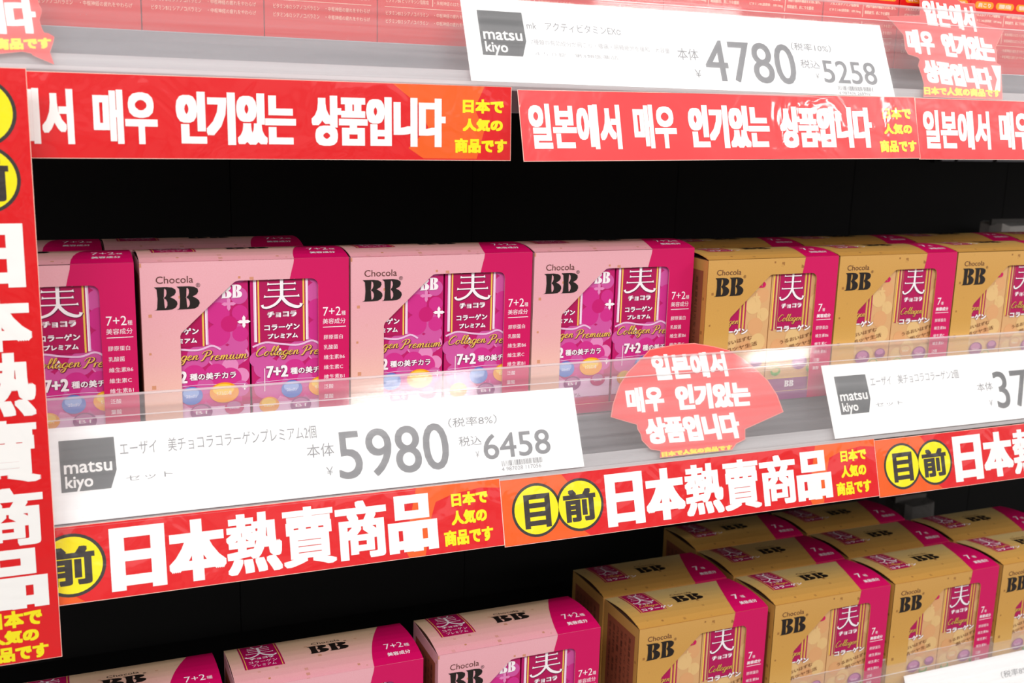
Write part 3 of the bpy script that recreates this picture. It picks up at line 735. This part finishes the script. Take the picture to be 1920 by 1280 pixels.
card('mid', .7225, .4440, .0755, [
 ('エーザイ　美チョコラコラーゲン2個', [(57.7,49.6),(177.2,50.2),(58.0,59.6)], CTXT, None), ('セット', [(58.3,28.0),(94.6,28.0),(58.7,32.2)], CTXT, None), ('本体', [(199.0,33.5),(221.9,33.8),(199.5,43)], CTXT, None),
 ('￥', [(211.7,17),(216.8,17),(212.2,23.6)], CTXT, None), ('37', [(223.5,13),(273,13),(224,54)], CGREY, (.0005,.0002,2,2))], True, 'white price card with 37 showing, in the middle-shelf rail at the right edge')
card('low', .8785, .44, .0735, [('（税率8%）', [(142,47),(188,47),(142,55)], CTXT, None), ('税込', [(150,29),(171,29),(150,37.6)], CTXT, None)], False, 'white price card in the lower right corner, in the bottom-shelf rail')

def heavy(A, items, m, layer, rx=.0018, ry=.0012):
    for s, q in items:
        k = .62 if ('에' in s or '매' in s) else 1
        A.text(s, *M3(q), m, layer, (rx*k, ry, 5, 3), 3)
def sticker(k, x, outline, kor, yel, label, white=None):
    r = in_rail('shaped_sticker', k, x, .0006, .0014, label, 'sticker', 'red shaped stickers in the rails')
    sheet('sheet', M3(outline), STR, r)
    cx = sum(p[0] for p in outline)/len(outline); cz = sum(p[1] for p in outline)/len(outline)
    A = Art()
    inn = [((cx+(a-cx)*.988), (cz+(b-cz)*.984)) for a, b in outline]
    A.shape([M3(inn)], STK, 1); A.front('printed_ground', r)
    A = Art(); heavy(A, kor, STW, 2)
    A.front('white_lettering', r); A = Art()
    for s, q in yel: A.text(s, *M3(q), STY, 2, (.0006, .0005, 3, 3), 2)
    A.front('yellow_lettering', r)
    if white: A = Art(); A.shape([M3(white)], STW, 2); A.front('white_patch', r)
sticker('mid', .61, [(-82.9,104.3),(-53.9,107.6),(-32.3,107.7),(-11.2,103.2),(5.7,98.4),(11.6,94.8),(21.6,88.3),(34.2,76.5),(45.4,64.6),(53.0,49.8),(56.8,32.1),(8.6,18.9),(6.6,9.0),(-4.5,5.6),(-10.5,.3),(-90.8,.3),(-89.0,6.7),(-98.9,8.9),(-106.8,18.1),(-107.1,24.1),(-109.6,29.2),(-109.5,33.4),(-135.5,42.8),(-131.6,54.0),(-125.7,64.5),(-120.9,72.7),(-110.0,84.2),(-99.0,92.1),(-89.4,99.0)],
 [('일본에서', [(-82.9,73.3),(.3,72.3),(-83.9,98.7)]), ('매우', [(-117,44.6),(-76.5,44.1),(-116.4,68.9)]), ('인기있는', [(-64,43.1),(21,41),(-62.8,67.9)]), ('상품입니다', [(-100.7,13.6),(3.2,10.8),(-102.3,38.9)])],
 [('日本で人気の商品です', [(-88.6,.7),(-9.9,.5),(-88.5,5.7)])], 'red fan-shaped sticker with white Korean words in the middle-shelf rail')
sticker('up', .8, [(17.3,117.1),(9.8,88.7),(-32.1,84.8),(-24.4,75.4),(-16.6,65.9),(-18.3,51.0),(-16.1,45.6),(-5.1,43.0),(-2.8,40.7),(-6.6,34.3),(-4.7,22.2),(-4.5,14.8),(-8.5,1.3),(94.0,1.3),(102.5,39.2),(97.6,41.5),(101.0,53.2),(100.9,58.4),(117.9,78.7),(83.6,85.7),(86.4,106.6),(69.1,106.1),(62.8,111.4),(59.1,120.2)],
 [('일본에서', [(14.5,78.3),(80.5,74.6),(15.9,106.2)]), ('매우', [(-15,46.9),(19.3,46.1),(-13.4,72.9)]), ('인기있는', [(29.6,45.3),(97.8,42.2),(30,71.7)]), ('상품입니다', [(-1,16.8),(85.6,10.6),(-1.1,41.4)])],
 [('日本で人気の商品です', [(-7,3.5),(91.8,3.9),(-5.5,12.3)])], 'red irregular cut-out sticker with white Korean words at the right of the top-shelf rail', [(89.0,38.6),(101.8,38.5),(93.1,10.6),(85.8,11.3),(92.4,23.5)])
sticker('up', -.09, [(93.0,53.8),(94.0,45.4),(95.6,42.5),(95.4,38.7),(93.7,33.5),(95.2,26.8),(96.5,23.9),(99.3,23.6),(102.8,21.3),(101.9,17.0),(99.3,9.3),(101.6,.2),(88.4,6.3),(87.1,7.9),(81.5,8.9),(39.9,2.3),(0,19.5),(0,53.8),(20,80),(80,80)],
 [('상품입니다', [(.7,16.4),(92.5,23.3),(-1.2,42.1)])], [('日本で人気の商品です', [(11.5,5.0),(100.7,11.9),(11.1,13.8)])], 'red sticker in the upper left corner of the top-shelf rail')

# ------------------------------------------------------------------ red banners hanging below the rails
def jag(A, loop, m, layer): A.shape([M3(loop)], m, layer)
def disc(r, cu, cv, rad, ch, q):
    """yellow roundel with a dark ring and one character"""
    A = Art(); A.ell(cu*mm, cv*mm, rad*mm, rad*mm, DRK, 1.4, 40); A.ell(cu*mm, cv*mm, (rad-2.4)*mm, (rad-2.4)*mm, YEL, 1.8, 40)
    A.text(ch, *M3(q), DRK, 2.3, (.0013, .0010, 3, 3), 3)
    A.front('roundel', r)
def bold_chars(A, s, u0, v0, u1, v1, rx, ry, gap=1.0, layer=2):
    n = len(s); w = (u1-u0-gap*(n-1))/n
    for i, c in enumerate(s):
        a = u0+i*(w+gap); f = {'日': 1.45, '本': 1.2, '品': 1.25, '商': .85, '賣': .75, '熱': .85}.get(c, 1)
        pad = 1.5 if c == '日' else 0
        A.t(c, (a+pad)*mm, v0*mm, (a+w-pad)*mm, v1*mm, WHT, layer, (rx*f, ry*f, 5, 4), 3)
def banner_cn(x, y, z, tilt, ry, label, st=1.0):
    r = empty('hanging_banner', (x, y, Z0+z), label, 'banner', 'red laminated banners with Chinese words', (-tilt, -ry, 0))
    r.scale = (st, 1, 1)
    s = boxobj('sheet', (0, 0, -.0585, .4140, .0005, 0), EDGE, r)
    A = Art(); A.rect(.0004, -.0581, .4136, -.0004, RED, .6)
    jag(A, [(340,-.4),(372,-.4),(413.4,-.4),(413.4,-8),(396,-6),(371,-9),(356,-14),(350,-30),(344,-58),(330,-58),(326,-48),(332,-30)], ORG, 1)  # orange reflection at the right end, painted as a shape
    jag(A, [(.6,-.6),(60,-.6),(75,-20),(60,-40),(84,-57.8),(.6,-57.8)], ORG, 1)  # painted orange reflection behind the roundels
    A.front('printed_ground', r)
    disc(r, 33, -29.5, 23.8, '目', [(21,-45.5),(46.5,-45.5),(21,-15.5)])
    disc(r, 76, -29.5, 23.8, '前', [(59.5,-44.5),(92,-44.5),(59.5,-15.5)])
    A = Art(); bold_chars(A, '日本熱賣商品', 101, -53.5, 356, -5.5, .0022, .0014, 0.5)
    A.front('white_lettering', r); A = Art()
    for s, u0, v0, u1, v1 in (('日本で',369.5,-20,402,-8.2),('人気の',368.5,-35.8,400,-23.5),('商品です',361,-53,404.5,-39.6)):
        A.t(s, u0*mm, v0*mm, u1*mm, v1*mm, YEL, 2, (.0006, .0006, 3, 3), 3)
    A.front('yellow_lettering', r)
banner_cn(-.0754, -.0625, -.3195, .28, 0, 'red Chinese banner under the middle shelf, nearest the vertical sign', 1.04)
banner_cn(.3552, -.0625, -.3215, .29, 0, 'red Chinese banner under the middle shelf, below the fan sticker')
banner_cn(.7695, -.0625, -.3235, .29, 0, 'red Chinese banner under the middle shelf, cut off by the right edge')
def banner_kr(x, y, z, tilt, ry, label, orange=False, st=1.0):
    r = empty('hanging_banner', (x, y, Z0+z), label, 'banner', 'red laminated banners with Korean words', (-tilt, ry, 0))
    r.scale = (st, 1, 1)
    boxobj('sheet', (0, 0, -.0595, .4150, .0005, 0), EDGE, r)
    A = Art(); A.rect(.0004, -.0591, .4146, -.0004, RED, .6)
    if orange: jag(A, [(318,-.6),(392,-.6),(384,-18),(392,-36),(386,-58),(342,-58),(330,-50),(346,-34),(338,-16)], ORG, 1)  # orange reflection put into the banner colour
    A.front('printed_ground', r)
    A = Art(); heavy(A, [('일본에서', [(7.5,-49.5),(92.5,-49.5),(7.5,-11.5)]), ('매우', [(105,-49),(147,-49),(105,-11)]), ('인기있는', [(159.5,-49),(244,-49),(159.5,-10.8)]), ('상품입니다', [(255.5,-49),(360,-49),(255.5,-11)])], WHT, 2, .0019, .0012)
    A.front('white_lettering', r); A = Art()
    for s, u0, v0, u1, v1 in (('日本で',374,-21.8,408.5,-10.6),('人気の',374,-36.2,407.8,-26),('商品です',367.5,-53.4,411.5,-41.8)):
        A.t(s, u0*mm, v0*mm, u1*mm, v1*mm, YEL, 2, (.0006, .0006, 3, 3), 3)
    A.front('yellow_lettering', r)
banner_kr(-.0738, -.0622, .0145, .03, -.003, 'red Korean banner under the top shelf, nearest the vertical sign, with a painted orange reflection', True, 1.037)
banner_kr(.3615, -.0625, .0138, .27, -.0150, 'red Korean banner in the middle, directly below the 4780 price card')
banner_kr(.7773, -.0625, .0195, .24, -.004, 'red Korean banner under the top shelf, cut off by the right edge')
# vertical sign
r = empty('vertical_sign', (-.0065, -.0845, Z0+.016), 'tall vertical red sign with stacked white Chinese characters at the left edge', 'sign', None, (0, 0, 0))
boxobj('sheet', (-.0625, 0, -.4300, 0, .0006, 0), EDGE, r)
A = Art(); A.rect(-.0621, -.4296, -.0004, -.0004, RED, .6); A.front('printed_ground', r)
zz = -16
disc(r, -31, -29.5, 23.5, '目', [(-43,-45),(-19,-45),(-43,-14)])
disc(r, -31, -74.0, 23.5, '前', [(-46,-89),(-15,-89),(-46,-60)])
A = Art()
for ch, a, b in (('日',-148.5,-104),('本',-193.5,-150.5),('熱',-241,-194.5),('賣',-290,-243.5),('商',-338,-293.5),('品',-387,-340.5)):
    f = {'日': 1.45, '本': 1.3, '品': 1.3}.get(ch, .9); p = 5 if ch == '日' else 0
    A.t(ch, (-55+p)*mm, a*mm, (-6.5-p*.4)*mm, b*mm, WHT, 2, (.0024*f, .0014*f, 5, 4), 3)
A.front('white_lettering', r); A = Art()
for s, u0, v0, u1, v1 in (('日本で',-49,-401.5,-12,-388),('人気の',-50,-414,-15,-403),('商品です',-55,-428,-9,-415.8)):
    A.t(s, u0*mm, v0*mm, u1*mm, v1*mm, YEL, 2, (.0007, .0006, 3, 3), 3)
A.front('yellow_lettering', r)
boxobj('hanging_clip', (-.040, .0006, -.010, -.022, .0215, .002), LIP, r, .0008)

# ------------------------------------------------------------------ things far back on the shelves
def bag(name, loc, w, d, h, label, cat):
    r = empty(name, (loc[0], loc[1], Z0+loc[2]), label, cat)
    random.seed(3); V = []; F = []; n = 10; m = 7
    for j in range(m+1):
        t = j/m; k = 1-.10*t+.02*math.sin(5*t)
        for i in range(n):
            a = 2*math.pi*i/n
            cx = math.copysign(abs(math.cos(a))**.45, math.cos(a)); sy = math.copysign(abs(math.sin(a))**.45, math.sin(a))
            q = random.uniform(-.04, .04)
            V.append((w/2*(cx*k+q), d/2*(sy*k+q), h*t+(random.uniform(-.004, .004) if 0 < j else 0)))
    for j in range(m):
        for i in range(n): F.append((j*n+i, j*n+(i+1) % n, (j+1)*n+(i+1) % n, (j+1)*n+i))
    F.append(tuple(range(m*n, m*n+n))); F.append(tuple(reversed(range(n))))
    link('bag', mesh('bag', V, F, [BGREY if w < .075 else mat('bag_white', (225, 222, 218), .7)]), r)
    V, F = [], []; box(V, F, -w*.42, -.002, h-.004, w*.42, .002, h+.006)
    link('folded_top', mesh('folded_top', V, F, [BGREY]), r)
bag('paper_bag', (1.338, .330, SH['mid']+.0004), .078, .06, .136, 'crumpled grey-white paper bag at the far right back of the middle shelf', 'bag')
bag('paper_bag', (1.178, .300, SH['low']+.0004), .070, .06, .098, 'crumpled grey bag shape standing in for a shelf bracket behind the bottom gold boxes', 'bag')  # bag shape put in place of a grey shelf bracket
